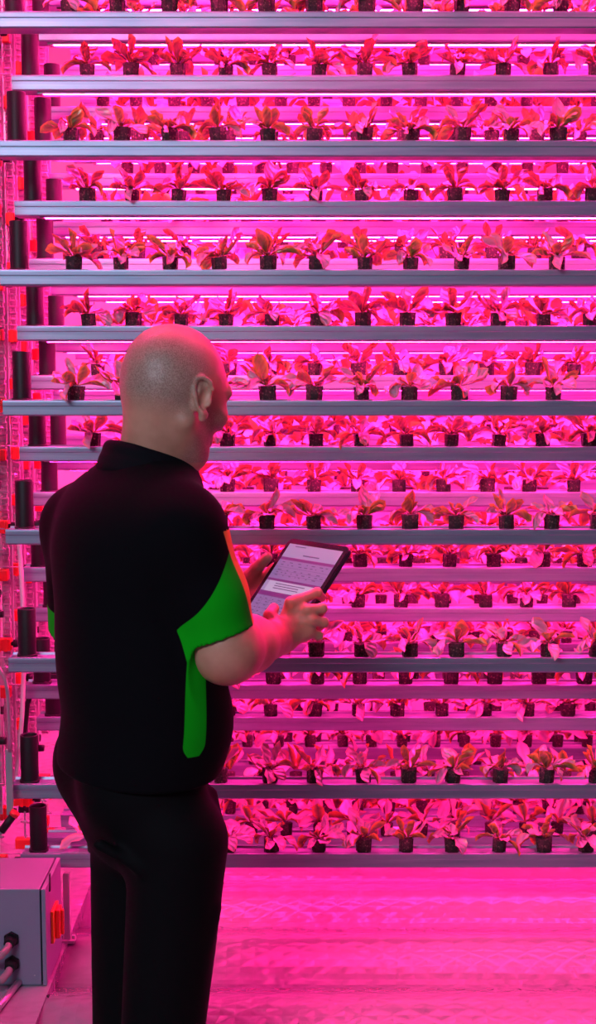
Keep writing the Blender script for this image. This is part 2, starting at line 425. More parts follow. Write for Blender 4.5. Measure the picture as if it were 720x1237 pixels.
# inclined dark piston by the lowest clamp
root = empty('tension_piston', P(6, 1000, 2.86)); tag(root, 'slanting dark piston with grey end beside lowest front clamp', 'piston')
L0 = Vector(root.location)
MB().cyl(P(16, 985, 2.86)-L0, P(2, 1004, 2.86)-L0, .008, .008, 16).build('barrel', M_black, root)
MB().cyl(P(2, 1004, 2.86)-L0, P(-8, 1018, 2.86)-L0, .004, .004, 12).build('rod', M_steel, root)
MB().cyl(P(19, 981, 2.86)-L0, P(16, 985, 2.86)-L0, .010, .010, 16).build('end_cap', M_red, root)

# ------------------------------------------------------------------ control box
root = empty('control_box', (0, 0, PANZ)); tag(root, 'grey metal electrical cabinet with orange switch at lower left', 'electrical box')
xr = P(49, 1130, 2.75).x; zb = PANZ + .004; zt = P(40, 1074, 2.75).z
y0, y1 = 2.75, 2.93; xl = xr-.30
b = MB(); b.box((xl, y0, zb-PANZ), (xr, y1, zt-PANZ), .002); b.build('body', M_grey, root)
b = MB(); b.box((xr, y0+.006, zb+.006-PANZ), (xr+.003, y1-.006, zt-.006-PANZ)); b.build('seal', M_gap, root)
xd = P(56, 1130, 2.75).x
dr = MB().box((xr+.003, y0-.001, zb-PANZ), (xd, y1+.001, zt-PANZ), .0012).build('door', M_grey, root)
zs0, zs1 = P(66, 1133, 2.83).z-PANZ, P(66, 1095, 2.83).z-PANZ
sw = MB().box((xd, 2.80, zs0), (xd+.006, 2.862, zs1), .001).build('switch', M_orange, dr)
MB().box((xd+.006, 2.815, zs0+.004), (xd+.016, 2.848, zs1-.002), .003).box((xd+.016, 2.827, zs0+.008), (xd+.022, 2.836, zs1-.006), .002).build('switch_handle', M_red, dr)
MB().box((xd, 2.79, .20-.02), (xd+.002, 2.80, .235-.02)).build('hinge_mark', M_gap, dr)
MB().box((xl+.02, y0+.03, 0), (xr-.02, y0+.05, .005)).box((xl+.02, y1-.05, 0), (xr-.02, y1-.03, .005)).build('foot_rail', M_steel, root)
for k, (px, py) in enumerate(((14, 1134), (15, 1163))):
    c = P(px, py, 2.75); c.z -= PANZ
    MB().cyl((c.x, 2.752, c.z), (c.x, 2.742, c.z), .0155, .0155, 6).cyl((c.x, 2.743, c.z), (c.x-.001, 2.727, c.z-.002), .0125, .0105, 16).build('cable_gland', M_black, root)
    MB().tube([(c.x, 2.745, c.z-.001), (c.x-.002, 2.722, c.z-.006), (c.x-.012, 2.706, c.z-.016), (c.x-.032, 2.700, c.z-.023), (c.x-.07, 2.698, c.z-.026)], .0075, 14).build('cable', M_cable, root)
MB().cyl((P(42,1178,2.75).x, 2.751, P(42,1178,2.75).z-PANZ), (P(42,1178,2.75).x, 2.7488, P(42,1178,2.75).z-PANZ), .0016, .0016, 8).build('rivet', M_steel, root)

# pipe on the pan at lower left
pa = Vector((P(20, 1197, 2.69).x, 2.80, PANZ+.010)); pc = Vector((-.575, 2.60, PANZ+.010))
m = MB(); m.tube([pc, pa], .007, 12)
o = m.build('drain_pipe', M_steel); tag(o, 'thin grey pipe lying on the pan beneath the cabinet', 'pipe')
m = MB()
o = MB().cyl(P(57, 1203, 2.69)+Vector((0,0,-.002)), P(57, 1203, 2.69)+Vector((.004,.003,.001)), .0035, .002, 7).build('leaf_scrap', M_gap)
p = P(57, 1204, 2.69); o.location = (0, 0, 0); tag(o, 'small dark scrap lying on the shiny pan right of cabinet', 'debris')

t = empty('plastic_tub', (P(578, 990, 3.86).x, 3.86, PANZ)); tag(t, 'small purple tub on the pan behind the lowest troughs at right', 'tub')
MB().box((-.032, -.02, 0), (.032, .02, .055), .003).build('tub_body', mat('purple_plastic', (.10,.02,.45), .4), t)
MB().box((-.036, -.024, .050), (.036, .024, .058), .002).build('tub_rim', bpy.data.materials['purple_plastic'], t)
# ------------------------------------------------------------------ setting
def struct(name, m_, bx): o = m_.build(name, bx); o['kind'] = 'structure'; return o
struct('floor', MB().box((-4, -4, -.1), (4, 6, 0)), M_floor)
yz = [(2.505, 0), (5.0, 0)]
ny = 120; top = []
for i in range(ny+1):
    y = 5.0 - (5.0-2.505)*i/ny
    top.append((y, PANZ - .016*(1-math.cos(2*math.pi*(y-PAN_PH)/.305))))
pan = struct('trim_1', MB().prof(yz + top, -1.25, 3.2), M_pan)
for f in pan.data.polygons: f.use_smooth = abs(f.normal.z) > .5
struct('trim_2', MB().box((-1.25, 2.507, PANZ-.03), (XL+.10, 5.0, PANZ+.0025)), M_pan)
struct('ceiling', MB().box((-4, -4, 3.4), (4, 6, 3.5)), M_wall)
struct('wall_back', MB().box((-4, 5.0, 0), (4, 5.1, 3.4)), M_wall)
struct('wall_left', MB().box((-1.35, 2.56, 0), (-1.25, 5.0, 3.4)), M_wall)

# static lamp rows overhead, out of view; nearest one added to spill pink forward
def lamp_bar(x0, x1, Y, z, g, label):
    root = empty('grow_lamp', ((x0+x1)/2, Y, z)); tag(root, label, 'lamp', 'long magenta grow lamps')
    L = (x1-x0)/2
    MB().box((-L, -.02, .004), (L, .02, .02), .002).build('housing', M_white, root)
    MB().box((-L+.01, -.018, -.004), (L-.01, .018, .004)).build('diffuser', led('lamp_diffuser', g), root)
    for x in (-L+.1, L-.1): MB().cyl((x, 0, .018), (x, 0, 3.4-z), .003, .003, 8).build('hanging_rod', M_steel, root)
for i, Y in enumerate((2.72, 3.13, 3.42, 3.75, 4.15)):
    lamp_bar(-1.0, 1.2, Y, 2.75, 150 if i == 0 else 90, 'long unseen magenta lamp bar overhead, %s row back' % ordn(i+1))
# room light behind the camera (ceiling batten) and dim ambient
def area(name, loc, rot, sx, sy, e, col):
    l = bpy.data.lights.new(name, 'AREA'); l.shape = 'RECTANGLE'; l.size = sx; l.size_y = sy; l.energy = e; l.color = col
    o = bpy.data.objects.new(name, l); C.objects.link(o); o.location = loc; o.rotation_euler = rot; return o
area('ceiling_light', (-1.5, -1.0, 3.0), (math.radians(62), 0, math.radians(-20)), 1.6, .6, 72, (.68, .82, 1.0))
w = bpy.data.worlds.new('world'); scene.world = w; w.use_nodes = True
w.node_tree.nodes['Background'].inputs[0].default_value = (.55, .62, 1.0, 1); w.node_tree.nodes['Background'].inputs[1].default_value = .06

#@@MAN@@
# ------------------------------------------------------------------ the person (signed-distance modelling, one skin surface)
class SDF:
    def __init__(s, lo, hi, h):
        s.lo = np.array(lo, float); s.h = h; s.n = np.ceil((np.array(hi)-s.lo)/h).astype(int)+1
        s.F = np.full(s.n, .2, np.float32)
    def _sl(s, lo, hi):
        a = np.maximum(0, np.floor((np.array(lo)-s.lo)/s.h).astype(int)); b = np.minimum(s.n, np.ceil((np.array(hi)-s.lo)/s.h).astype(int)+1)
        if np.any(b <= a): return None, None
        g = np.meshgrid(*[(np.arange(a[i], b[i])*s.h+s.lo[i]).astype(np.float32) for i in range(3)], indexing='ij')
        return tuple(slice(a[i], b[i]) for i in range(3)), g
    def _mix(s, sl, d, k, sub=False):
        A = s.F[sl]
        if sub: d = -d; A2 = -A; B2 = -d
        if not sub:
            if k <= 0: s.F[sl] = np.minimum(A, d)
            else: h = np.clip(.5+.5*(d-A)/k, 0, 1); s.F[sl] = d*(1-h)+A*h - k*h*(1-h)
        else:
            # smooth max(A, -prim)
            if k <= 0: s.F[sl] = np.maximum(A, d)
            else: h = np.clip(.5-.5*(d-A)/k, 0, 1); s.F[sl] = d*(1-h)+A*h + k*h*(1-h)
    def cap(s, a, b, r1, r2=None, k=.02, sub=False, inter=None):
        r2 = r1 if r2 is None else r2; a = np.array(a, float); b = np.array(b, float); m = max(r1, r2)+k+.012
        sl, g = s._sl(np.minimum(a, b)-m, np.maximum(a, b)+m)
        if sl is None: return s
        d = b-a; L2 = float(d@d)+1e-12
        t = np.clip(((g[0]-a[0])*d[0]+(g[1]-a[1])*d[1]+(g[2]-a[2])*d[2])/L2, 0, 1)
        q = np.sqrt((g[0]-a[0]-t*d[0])**2+(g[1]-a[1]-t*d[1])**2+(g[2]-a[2]-t*d[2])**2) - (r1+(r2-r1)*t)
        s._mix(sl, q, k, sub); return s
    def ell(s, c, r, ax=None, k=.02, sub=False):
        """ellipsoid, ax = rows of local axes"""
        c = np.array(c, float); r = np.array(r, float); ax = np.eye(3) if ax is None else np.array([list(v) for v in ax], float)
        m = max(r)+k+.012; sl, g = s._sl(c-m, c+m)
        if sl is None: return s
        D = [g[i]-c[i] for i in range(3)]
        l = [(D[0]*ax[j][0]+D[1]*ax[j][1]+D[2]*ax[j][2]) for j in range(3)]
        k0 = np.sqrt(sum((l[j]/r[j])**2 for j in range(3)))+1e-9; k1 = np.sqrt(sum((l[j]/r[j]**2)**2 for j in range(3)))+1e-9
        s._mix(sl, k0*(k0-1)/k1, k, sub); return s
    def half(s, p, n, k=0.004):
        """keep the side where (x-p).n < 0"""
        sl, g = s._sl(s.lo, s.lo+s.n*s.h); n = np.array(n, float); n /= np.linalg.norm(n)
        d = (g[0]-p[0])*n[0]+(g[1]-p[1])*n[1]+(g[2]-p[2])*n[2]
        A = s.F; h = np.clip(.5-.5*(d-A)/k, 0, 1); s.F = (d*(1-h)+A*h + k*h*(1-h)).astype(np.float32); return s
    def mesh(s, name, mats):
        F = s.F; F[0], F[-1] = .2, .2; F[:, 0], F[:, -1] = .2, .2; F[:, :, 0], F[:, :, -1] = .2, .2
        I = F < 0; nx, ny, nz = F.shape
        cnt = np.zeros((nx-1, ny-1, nz-1), np.int8)
        for i in (0, 1):
            for j in (0, 1):
                for k in (0, 1): cnt += I[i:nx-1+i, j:ny-1+j, k:nz-1+k]
        cx, cy, cz = np.nonzero((cnt > 0) & (cnt < 8)); n = len(cx)
        acc = np.zeros((n, 3)); w = np.zeros(n)
        cor = [(i, j, k) for i in (0, 1) for j in (0, 1) for k in (0, 1)]
        val = {c: F[cx+c[0], cy+c[1], cz+c[2]].astype(float) for c in cor}
        for c in cor:
            for ax in range(3):
                if c[ax] == 0:
                    c2 = list(c); c2[ax] = 1; c2 = tuple(c2); a, b = val[c], val[c2]
                    m = (a < 0) != (b < 0); t = np.where(m, a/np.where(m, a-b, 1), 0)
                    pnt = np.zeros((n, 3)) + np.array(c); pnt[:, ax] = t
                    acc += pnt*m[:, None]; w += m
        V = (np.stack([cx, cy, cz], 1) + acc/w[:, None])*s.h + s.lo
        idx = np.full(cnt.shape, -1, np.int32); idx[cx, cy, cz] = np.arange(n)
        Q = []
        for ax in range(3):
            o1, o2 = (ax+1) % 3, (ax+2) % 3
            a = [slice(None)]*3; b = [slice(None)]*3; a[ax] = slice(0, -1); b[ax] = slice(1, None)
            A, B = I[tuple(a)], I[tuple(b)]
            e = np.stack(np.nonzero(A != B), 1); sg = A[tuple(e.T)]
            ok = (e[:, o1] > 0) & (e[:, o2] > 0); e = e[ok]; sg = sg[ok]
            def at(d1, d2): q = e.copy(); q[:, o1] -= d1; q[:, o2] -= d2; return idx[tuple(q.T)]
            q = np.stack([at(1, 1), at(0, 1), at(0, 0), at(1, 0)], 1)
            q[~sg] = q[~sg][:, ::-1]; Q.append(q)
        Q = np.concatenate(Q); Q = Q[(Q >= 0).all(1)]
        # light smoothing along edges
        E = np.concatenate([Q[:, [0, 1]], Q[:, [1, 2]], Q[:, [2, 3]], Q[:, [3, 0]]])
        for _ in range(2):
            S = np.zeros_like(V); K = np.zeros(len(V))
            for c in range(3): S[:, c] = np.bincount(E[:, 0], V[E[:, 1], c], len(V)) + np.bincount(E[:, 1], V[E[:, 0], c], len(V))
            K = np.bincount(E[:, 0], minlength=len(V)) + np.bincount(E[:, 1], minlength=len(V))
            V = V*.5 + .5*S/K[:, None]
        me = bpy.data.meshes.new(name)
        me.vertices.add(len(V)); me.vertices.foreach_set('co', V.astype(np.float32).ravel())
        me.loops.add(Q.size); me.loops.foreach_set('vertex_index', Q.astype(np.int32).ravel())
        me.polygons.add(len(Q)); me.polygons.foreach_set('loop_start', np.arange(len(Q), dtype=np.int32)*4)
        me.update(calc_edges=True); me.validate()
        me.polygons.foreach_set('use_smooth', [True]*len(me.polygons))
        for m in mats: me.materials.append(m)
        return me, V
def attr(me, name, vals):
    a = me.attributes.new(name, 'FLOAT', 'POINT'); a.data.foreach_set('value', np.asarray(vals, np.float32))
nv = lambda v: np.array(v, float)
UP = nv((0,0,1))

# body frame: he faces away and to the right
A1 = math.radians(59); BF = nv((math.sin(A1), math.cos(A1), 0)); BR = nv((math.cos(A1), -math.sin(A1), 0))
# head frame: turned a little less, tipped down to the tablet
A2 = math.radians(47); PT = math.radians(20)
hf0 = nv((math.sin(A2), math.cos(A2), 0)); HR = nv((math.cos(A2), -math.sin(A2), 0))
HF = hf0*math.cos(PT) - UP*math.sin(PT); HU = UP*math.cos(PT) + hf0*math.sin(PT)
HC = nv(P(210, 470, 2.36))
def H(f, r, u): return HC + HF*f + HR*r + HU*u
def B(px, py, dY=0.): return nv(P(px, py, 2.35+dY))

# joints (measured in the photo, with their depths)
shR, shL = nv(P(221, 630, 2.235)), nv(P(98, 632, 2.47))
elR, wrR = nv(P(274, 783, 2.25)), nv(P(339, 771, 2.44))
elL, wrL = nv(P(102, 800, 2.58)), nv(P(262, 762, 2.62))

def hand(S, W, fings, thumb, palm, k=.006, fr=.0088):
    """fings: list of joint lists (knuckle, middle, end joint, tip)"""
    for a in palm: S.cap(W, a, .021, .0135, k=.012)
    for a, b in zip(palm, palm[1:]): S.cap(a, b, .0135, .013, k=.010)
    for i, j in enumerate(fings):
        sc = (1., 1.03, .98, .86)[i]
        S.cap(palm[i], j[0], fr*1.25*sc, fr*1.12*sc, k=.008)
        S.cap(j[0], j[1], fr*1.10*sc, fr*.98*sc, k=.004); S.cap(j[1], j[2], fr*1.0*sc, fr*.88*sc, k=.002); S.ell(j[1], (fr*1.08*sc,)*3, k=.003)
    S.cap(W, thumb[0], .017, .0145, k=.014); S.cap(thumb[0], thumb[1], .0145, .0115, k=.008); S.cap(thumb[1], thumb[2], .0115, .0095, k=.003)

# ---- tablet pose (needed by the hands)
A3 = math.radians(50); TE = math.radians(48)
tf = nv((math.sin(A3), math.cos(A3), 0)); TR = nv((math.cos(A3), -math.sin(A3), 0)); TL = tf*math.cos(TE)+UP*math.sin(TE); TN = np.cross(TR, TL)
TW, TH_, TT = .170, .230, .0085
Ttop = nv(P(386, 655, 2.62)); TC = Ttop - TL*TH_/2
def T(r, l, n=0.): return TC + TR*r + TL*l + TN*n
print('tablet corners', [tuple(round(c) for c in proj(T(a, b))) for a, b in ((-TW/2, TH_/2), (TW/2, TH_/2), (TW/2, -TH_/2), (-TW/2, -TH_/2))])

S = SDF((-.50, 2.02, .86), (.10, 2.78, 1.74), .0024)
# skull, brow, cheeks, jaw
S.ell(H(-.008, 0, .022), (.088, .0745, .081), (HF, HR, HU), k=.01)
S.ell(H(-.022, 0, .002), (.062, .069, .060), (HF, HR, HU), k=.02)
S.ell(H(.040, 0, .000), (.052, .062, .060), (HF, HR, HU), k=.02)
S.ell(H(.040, 0, -.050), (.044, .054, .050), (HF, HR, HU), k=.025)
S.ell(H(.052, 0, -.088), (.034, .040, .024), (HF, HR, HU), k=.025)
for sd in (-1, 1):
    S.cap(H(-.005, sd*.060, -.055), H(.062, sd*.022, -.098), .016, .014, k=.025)
    S.ell(H(.066, sd*.036, -.024), (.022, .024, .019), (HF, HR, HU), k=.018)
    S.cap(H(.078, sd*.012, .022), H(.070, sd*.046, .020), .012, .010, k=.012)
    S.ell(H(.084, sd*.031, .003), (.014, .015, .011), (HF, HR, HU), k=.008, sub=True)
    S.ell(H(.072, sd*.031, .003), (.0125,)*3, k=.002)
S.cap(H(.088, 0, .012), H(.108, 0, -.027), .007, .0105, k=.010); S.ell(H(.100, .012, -.031), (.010, .008, .007), (HF, HR, HU), k=.006); S.ell(H(.100, -.012, -.031), (.010, .008, .007), (HF, HR, HU), k=.006)
S.cap(H(.086, -.018, -.056), H(.086, .018, -.056), .0055, k=.008); S.cap(H(.085, -.016, -.066), H(.085, .016, -.066), .0062, k=.008)
# ears
for sd in (1, -1):
    ex = HR*sd; ef = HF*.90 + ex*.0; 
    eo = H(.006, sd*.0725, -.014); on = ex*.92 - HF*.39; on /= np.linalg.norm(on); efw = HF - on*(HF@on); efw /= np.linalg.norm(efw); eu = np.cross(on, efw)*(-sd); eu = HU - on*(HU@on) - efw*(HU@efw); eu /= np.linalg.norm(eu)
    eb = eu*.97 - efw*.24
    def EP(f, u, n=0.): return eo + efw*f + eb*u + on*n
    S.ell(EP(-.002, .004, .004), (.016, .026, .006), (efw, eb, on), k=.004)
    rim = [(.012, .018), (.008, .029), (-.004, .033), (-.015, .027), (-.019, .013), (-.017, -.002), (-.011, -.015), (-.003, -.025)]
    for a, b in zip(rim, rim[1:]): S.cap(EP(*a, .012), EP(*b, .012), .0040, .0040, k=.002)
    S.ell(EP(.000, -.027, .006), (.008, .010, .005), (efw, eb, on), k=.005)
    S.cap(EP(-.008, .020, .0085), EP(-.010, -.006, .0085), .0030, k=.003); S.ell(EP(.009, -.004, .007), (.0045, .007, .004), (efw, eb, on), k=.003)
    S.ell(EP(.001, .003, .016), (.0105, .020, .0125), (efw, eb, on), k=.003, sub=True)
# neck
NB = B(182, 570, .02)
S.cap(H(-.026, 0, -.030), NB-BF*.004, .050, .050, k=.03)
S.cap(H(.004, 0, -.065), NB+BF*.02, .048, .048, k=.03)
S.cap(H(-.052, .054, -.004), H(-.072, .040, .004), .003, k=.010, sub=True)
# shoulders, torso core under the shirt
S.cap(NB-UP*.03, shR, .035, .040, k=.03); S.cap(NB-UP*.03, shL, .035, .040, k=.03)
S.ell(B(160, 715), (.130, .085, .18), (BR, BF, UP), k=.05)
S.ell(B(165, 860), (.120, .080, .15), (BR, BF, UP), k=.05)
# arms
S.cap(shR, elR, .050, .042, k=.03)
S.ell(elR+nv((0, .0, -.006)), (.047, .045, .046), k=.03)
fo = elR*.62 + wrR*.38
S.cap(elR, fo, .047, .045, k=.03); S.cap(fo, wrR, .045, .027, k=.02)
S.cap(shL, elL, .050, .044, k=.03); fl = elL*.65+wrL*.35
S.cap(elL, fl, .044, .043, k=.03); S.cap(fl, wrL, .043, .027, k=.02)
# right hand: fingers reach round the tablet's right edge, thumb lies on the screen
q = lambda x, y, d: nv(P(x, y, d))
palmR = [q(354, 733, 2.462), q(364, 741, 2.452), q(369, 752, 2.448), q(368, 764, 2.45)]
finR = [[q(361, 725, 2.455), q(383, 716, 2.475), q(389, 722, 2.50)],
        [q(372, 737, 2.442), q(389, 735, 2.452), q(387, 741, 2.485)],
        [q(377, 749, 2.438), q(391, 752, 2.448), q(387, 757, 2.48)],
        [q(374, 762, 2.442), q(385, 768, 2.455), q(381, 770, 2.48)]]
hand(S, wrR, finR, [q(334, 757, 2.425), q(326, 744, 2.43), q(331, 735, 2.455)], palmR)
S.ell(q(352, 728, 2.45), (.012, .012, .011), k=.008)
# left hand behind the tablet's left edge, thumb up along it
LO = .052
palmL = [T(-TW/2-.010, LO, -.022), T(-TW/2-.010, LO-.022, -.026), T(-TW/2-.010, LO-.044, -.028), T(-TW/2-.010, LO-.064, -.028)]
WL = T(-TW/2-.060, LO-.085, -.02)
S.cap(wrL, WL, .027, .024, k=.02)
finL = [[T(-TW/2+.012, LO+.006-.022*i, -.022), T(-TW/2+.040, LO+.012-.022*i, -.021), T(-TW/2+.062, LO+.012-.022*i, -.0175)] for i in range(4)]
hand(S, WL, finL, [T(-TW/2-.040, LO-.040, .000), T(-TW/2-.022, LO-.018, .010), T(-TW/2-.006, LO+.006, .014)], palmL)

def skin_b(nt, b):
    at = N(nt, 'ShaderNodeAttribute', attribute_name='stubble'); n = noise(nt, 620, 2); n2 = noise(nt, 22, 3)
    r = ramp(nt, n2.outputs[0], [(.35, (.50,.22,.145)), (.65, (.60,.29,.20))])
    st = ramp(nt, n.outputs[0], [(.40, (.085,.07,.068)), (.62, (.40,.32,.28))])
    k = N(nt, 'ShaderNodeMath', operation='MULTIPLY'); k.inputs[1].default_value = .6; nt.links.new(at.outputs['Fac'], k.inputs[0])
    mx = N(nt, 'ShaderNodeMix', data_type='RGBA'); nt.links.new(k.outputs[0], mx.inputs[0]); nt.links.new(r.outputs[0], mx.inputs[6]); nt.links.new(st.outputs[0], mx.inputs[7])
    nt.links.new(mx.outputs[2], b.inputs['Base Color']); bump(nt, b, n2.outputs[0], .25, .003)
    b.inputs['Subsurface Weight'].default_value = .12; b.inputs['Subsurface Scale'].default_value = .006; b.inputs['Subsurface Radius'].default_value = (1, .3, .15)
M_skin = mat('skin', rough=.46, spec=.5, build=skin_b)
me, V = S.mesh('body', [M_skin])
L = V - HC; lf, lr, lu = L@HF, L@HR, L@HU
ss = lambda x, a, b: np.clip((x-a)/(b-a), 0, 1)
# cropped hair: sides and back below the bald crown, down to a nape line; beard shadow on the jaw
hair = ss(.072-lu-.30*np.maximum(lf, -.05), 0, .035) * ss(lu+.062, 0, .035) * ss(.020-lf, 0, .03)
hair *= 1 - np.exp(-((lf-.004)**2+(lu+.012)**2)/.0006)*(np.abs(lr) > .06)
beard = ss(-lu-.0, 0, .03)*ss(lf-.008, 0, .02)*ss(lu+.14, 0, .02)*.75*(V[:, 2] > 1.48)
attr(me, 'stubble', np.clip(np.maximum(hair, beard), 0, 1)*(np.linalg.norm(L, axis=1) < .17))
man = empty('person', (NB[0], NB[1], 0)); tag(man, 'bald person in black and green polo shirt seen from behind, holding a tablet', 'person')
def put(name, me, mats=None):
    o = link(name, me, man, mats or []); o.matrix_parent_inverse = Matrix.Translation(-Vector(man.location)); return o
body = put('body', me)

# ---- polo shirt
S = SDF((-.50, 2.02, .92), (.02, 2.72, 1.60), .003)
S.ell(B(157, 655, 0), (.178, .112, .125), (BR, BF, UP), k=.03)            # shoulder blades / chest
S.ell(B(162, 745, 0), (.160, .124, .22), (BR, BF, UP), k=.05)
S.ell(B(172, 850, 0), (.168, .122, .20), (BR, BF, UP), k=.05)
S.ell(B(196, 870, 0), (.126, .106, .10), (BR, BF, UP), k=.05)            # belly
S.ell(B(160, 925, 0), (.160, .114, .10), (BR, BF, UP), k=.05)
S.cap(NB-UP*.022, shR+nv((0,0,-.012)), .062, .060, k=.05); S.cap(NB-UP*.022, shL+nv((0,0,-.012)), .062, .062, k=.05)
S.cap(NB-UP*.03, NB-UP*.008, .066, .062, k=.03)
slR = shR*.42 + elR*.58
ST = S; S = SDF((-.50, 2.02, .92), (.02, 2.72, 1.60), .003)
S.cap(shR+nv((0,0,-.01)), slR, .062, .060, k=.035)
hemdir = elR-shR; hemdir /= np.linalg.norm(hemdir)
slR2 = elR+hemdir*.03+nv((-.010,0,0)); S.cap(slR, slR2, .058, .060, k=.02)
S.cap(shL, shL*.2+elL*.8, .064, .062, k=.035)
def cut(S, p, n, near, rad):
    """cut only within a ball (sleeve ends)"""
    sl, g = S._sl(nv(near)-rad, nv(near)+rad); n = n/np.linalg.norm(n)
    d = (g[0]-p[0])*n[0]+(g[1]-p[1])*n[1]+(g[2]-p[2])*n[2]
    q = rad-.004-np.sqrt((g[0]-near[0])**2+(g[1]-near[1])**2+(g[2]-near[2])**2)
    S.F[sl] = np.maximum(S.F[sl], np.minimum(d, q))
cR = nv(P(262, 763, 2.235)); nR = nv(P(272, 790, 2.235)) - nv(P(254, 740, 2.225)); nR /= np.linalg.norm(nR)
cut(S, cR, nR + nv((.02, 0, 0)) - BF*.0, cR + nR*.085, .098)
cL = shL*.30+elL*.70; nL = (elL-shL)/np.linalg.norm(elL-shL); cut(S, cL, nL, cL+nL*.085, .098)
A_, B_ = ST.F, S.F; h_ = np.clip(.5+.5*(A_-B_)/.03, 0, 1); S.F = (A_*(1-h_)+B_*h_ - .03*h_*(1-h_)).astype(np.float32)
armf = A_-B_; arm_lo = S.lo.copy(); arm_h = S.h
hem = B(160, 925, 0); S.half(hem, -UP - BR*.02, k=.006)
def cloth_b(col2):
    def f(nt, b):
        n = noise(nt, 900, 1)
        g = N(nt, 'ShaderNodeAttribute', attribute_name='green'); o = N(nt, 'ShaderNodeAttribute', attribute_name='piping')
        def step(src):
            m = N(nt, 'ShaderNodeMapRange'); m.inputs[1].default_value = -.0006; m.inputs[2].default_value = .0006; nt.links.new(src, m.inputs[0]); return m.outputs[0]
        m1 = N(nt, 'ShaderNodeMix', data_type='RGBA'); nt.links.new(step(g.outputs['Fac']), m1.inputs[0]); m1.inputs[6].default_value = (.0035,.003,.0045,1); m1.inputs[7].default_value = (.004,.42,.008,1)
        m2 = N(nt, 'ShaderNodeMix', data_type='RGBA'); nt.links.new(step(o.outputs['Fac']), m2.inputs[0]); nt.links.new(m1.outputs[2], m2.inputs[6]); m2.inputs[7].default_value = (.62,.40,.06,1)
        b.inputs['Sheen Weight'].default_value = .02; b.inputs['Sheen Roughness'].default_value = .3; nt.links.new(m2.outputs[2], b.inputs['Base Color']); bump(nt, b, n.outputs[0], .15, .0006)
    return f
M_polo = mat('polo_fabric', rough=.9, spec=.07, build=cloth_b(0))
me, V = S.mesh('polo_shirt', [M_polo])
# colour layout of the shirt, in the shirt's own measures
pts = np.array([proj(v) for v in V])
# sleeve frame
ax = nR; u = (V-cR)@ax                                       # 0 at the cuff, negative up the sleeve
radial = (V-cR) - np.outer((V-cR)@ax, ax)
back = radial@(-BF)                                           # + towards his back
arm = (np.linalg.norm(V-(cR-ax*.04), axis=1) < .13) & (((V-shR)@BR) > -.070)
def tri(Fd, V):
    q = (V-arm_lo)/arm_h; i = np.floor(q).astype(int); i = np.clip(i, 0, np.array(Fd.shape)-2); f = q-i; r = 0
    for a in (0, 1):
        for b in (0, 1):
            for c in (0, 1):
                r = r + Fd[i[:, 0]+a, i[:, 1]+b, i[:, 2]+c]*(f[:, 0] if a else 1-f[:, 0])*(f[:, 1] if b else 1-f[:, 1])*(f[:, 2] if c else 1-f[:, 2])
    return r
onarm = tri(armf, V)
lim = -.026 - .62*np.clip(.062-back, 0, .2)**1.0*1.35        # panel rises towards the front
g_sleeve = np.where(arm & (u > -.20), np.minimum(u-lim, onarm+.004), -.05)
# side panel below the arm
side = (V-B(170, 850))@BR; fwd = (V-B(170, 850))@BF
zt_, zb_ = P(230, 782, 2.2).z, P(236, 917, 2.2).z
hh = np.clip((V[:, 2]-zb_)/(zt_-zb_), 0, 1)
w_ = .022
cpx = 235.0
gx = np.abs(fwd-.012-.012*hh); g_side = np.minimum.reduce([.0200-gx-.010*np.clip(1-(V[:, 2]-zb_)/.02, 0, 1)**2, V[:, 2]-zb_ , zt_+.03-V[:, 2], side-.05, -onarm+.002])
gre = np.maximum(g_sleeve, g_side)
# left sleeve cuff panel
uL = (V-cL)@nL; gl = np.where((np.linalg.norm(V-cL, axis=1) < .11) & (((V-shL)@BR) < .0), uL+.045, -.05)
attr(me, 'green', np.maximum(gre, gl))
front = radial@BF
attr(me, 'piping', np.where(arm & (u > -.23), np.minimum(front-.047+.0*u, u+.22), -.05))
shirt = put('polo_shirt', me)
# collar
M_coll = mat('collar_fabric', (.0035,.003,.0055), .85, spec=.12)
S = SDF((-.40, 2.15, 1.36), (-.05, 2.62, 1.66), .0022)
def ringpt(t, r, z0): # t around the neck from the nape
    return NB + UP*z0 - BF*math.cos(t)*r + BR*math.sin(t)*r
for k in range(40):
    t0, t1 = -2.6+5.2*k/40, -2.6+5.2*(k+1)/40
    for (r, z, th) in ((.0790, .012, .006), (.0745, .026, .005), (.0690, .040, .0042), (.0650, .046, .0038), (.0640, .030, .004)):
        z0 = z - .022*(1-math.cos(t0))*.9; z1 = z - .022*(1-math.cos(t1))*.9
        S.cap(ringpt(t0, r, z0), ringpt(t1, r, z1), th, th, k=.012)
me, V = S.mesh('collar', [M_coll]); put('collar', me)
# cuff stitching band
# ---- trousers
S = SDF((-.48, 2.05, .0), (.02, 2.72, 1.10), .0045)
S.ell(B(165, 925, 0), (.145, .100, .11), (BR, BF, UP), k=.04)
S.ell(B(168, 975, 0), (.148, .096, .11), (BR, BF, UP), k=.04)
for sd, kn, an in ((1, B(193, 1290, -.075), B(176, 1590, -.075)), (-1, B(158, 1290, .085), B(128, 1590, .085))):
    hip = B(190, 1000, 0) + BR*sd*.080
    S.ell(B(138, 930, 0)+BR*sd*.060, (.078, .080, .090), (BR, BF, UP), k=.03)
    S.cap(hip, kn, .081, .066, k=.03); S.cap(kn, an, .066, .050, k=.03)
for (x1, y1, x2, y2, d) in ((255, 1100, 215, 1237, -.09), (250, 1130, 236, 1260, -.05), (120, 1020, 170, 1050, -.13), (255, 960, 262, 1060, -.03)):
    S.cap(B(x1, y1, d), B(x2, y2, d), .010, .006, k=.02)
S.half(nv((0, 0, .07)), -UP, k=.006)
M_trs = mat('black_trousers', (.003,.0026,.0035), .75, spec=.10)
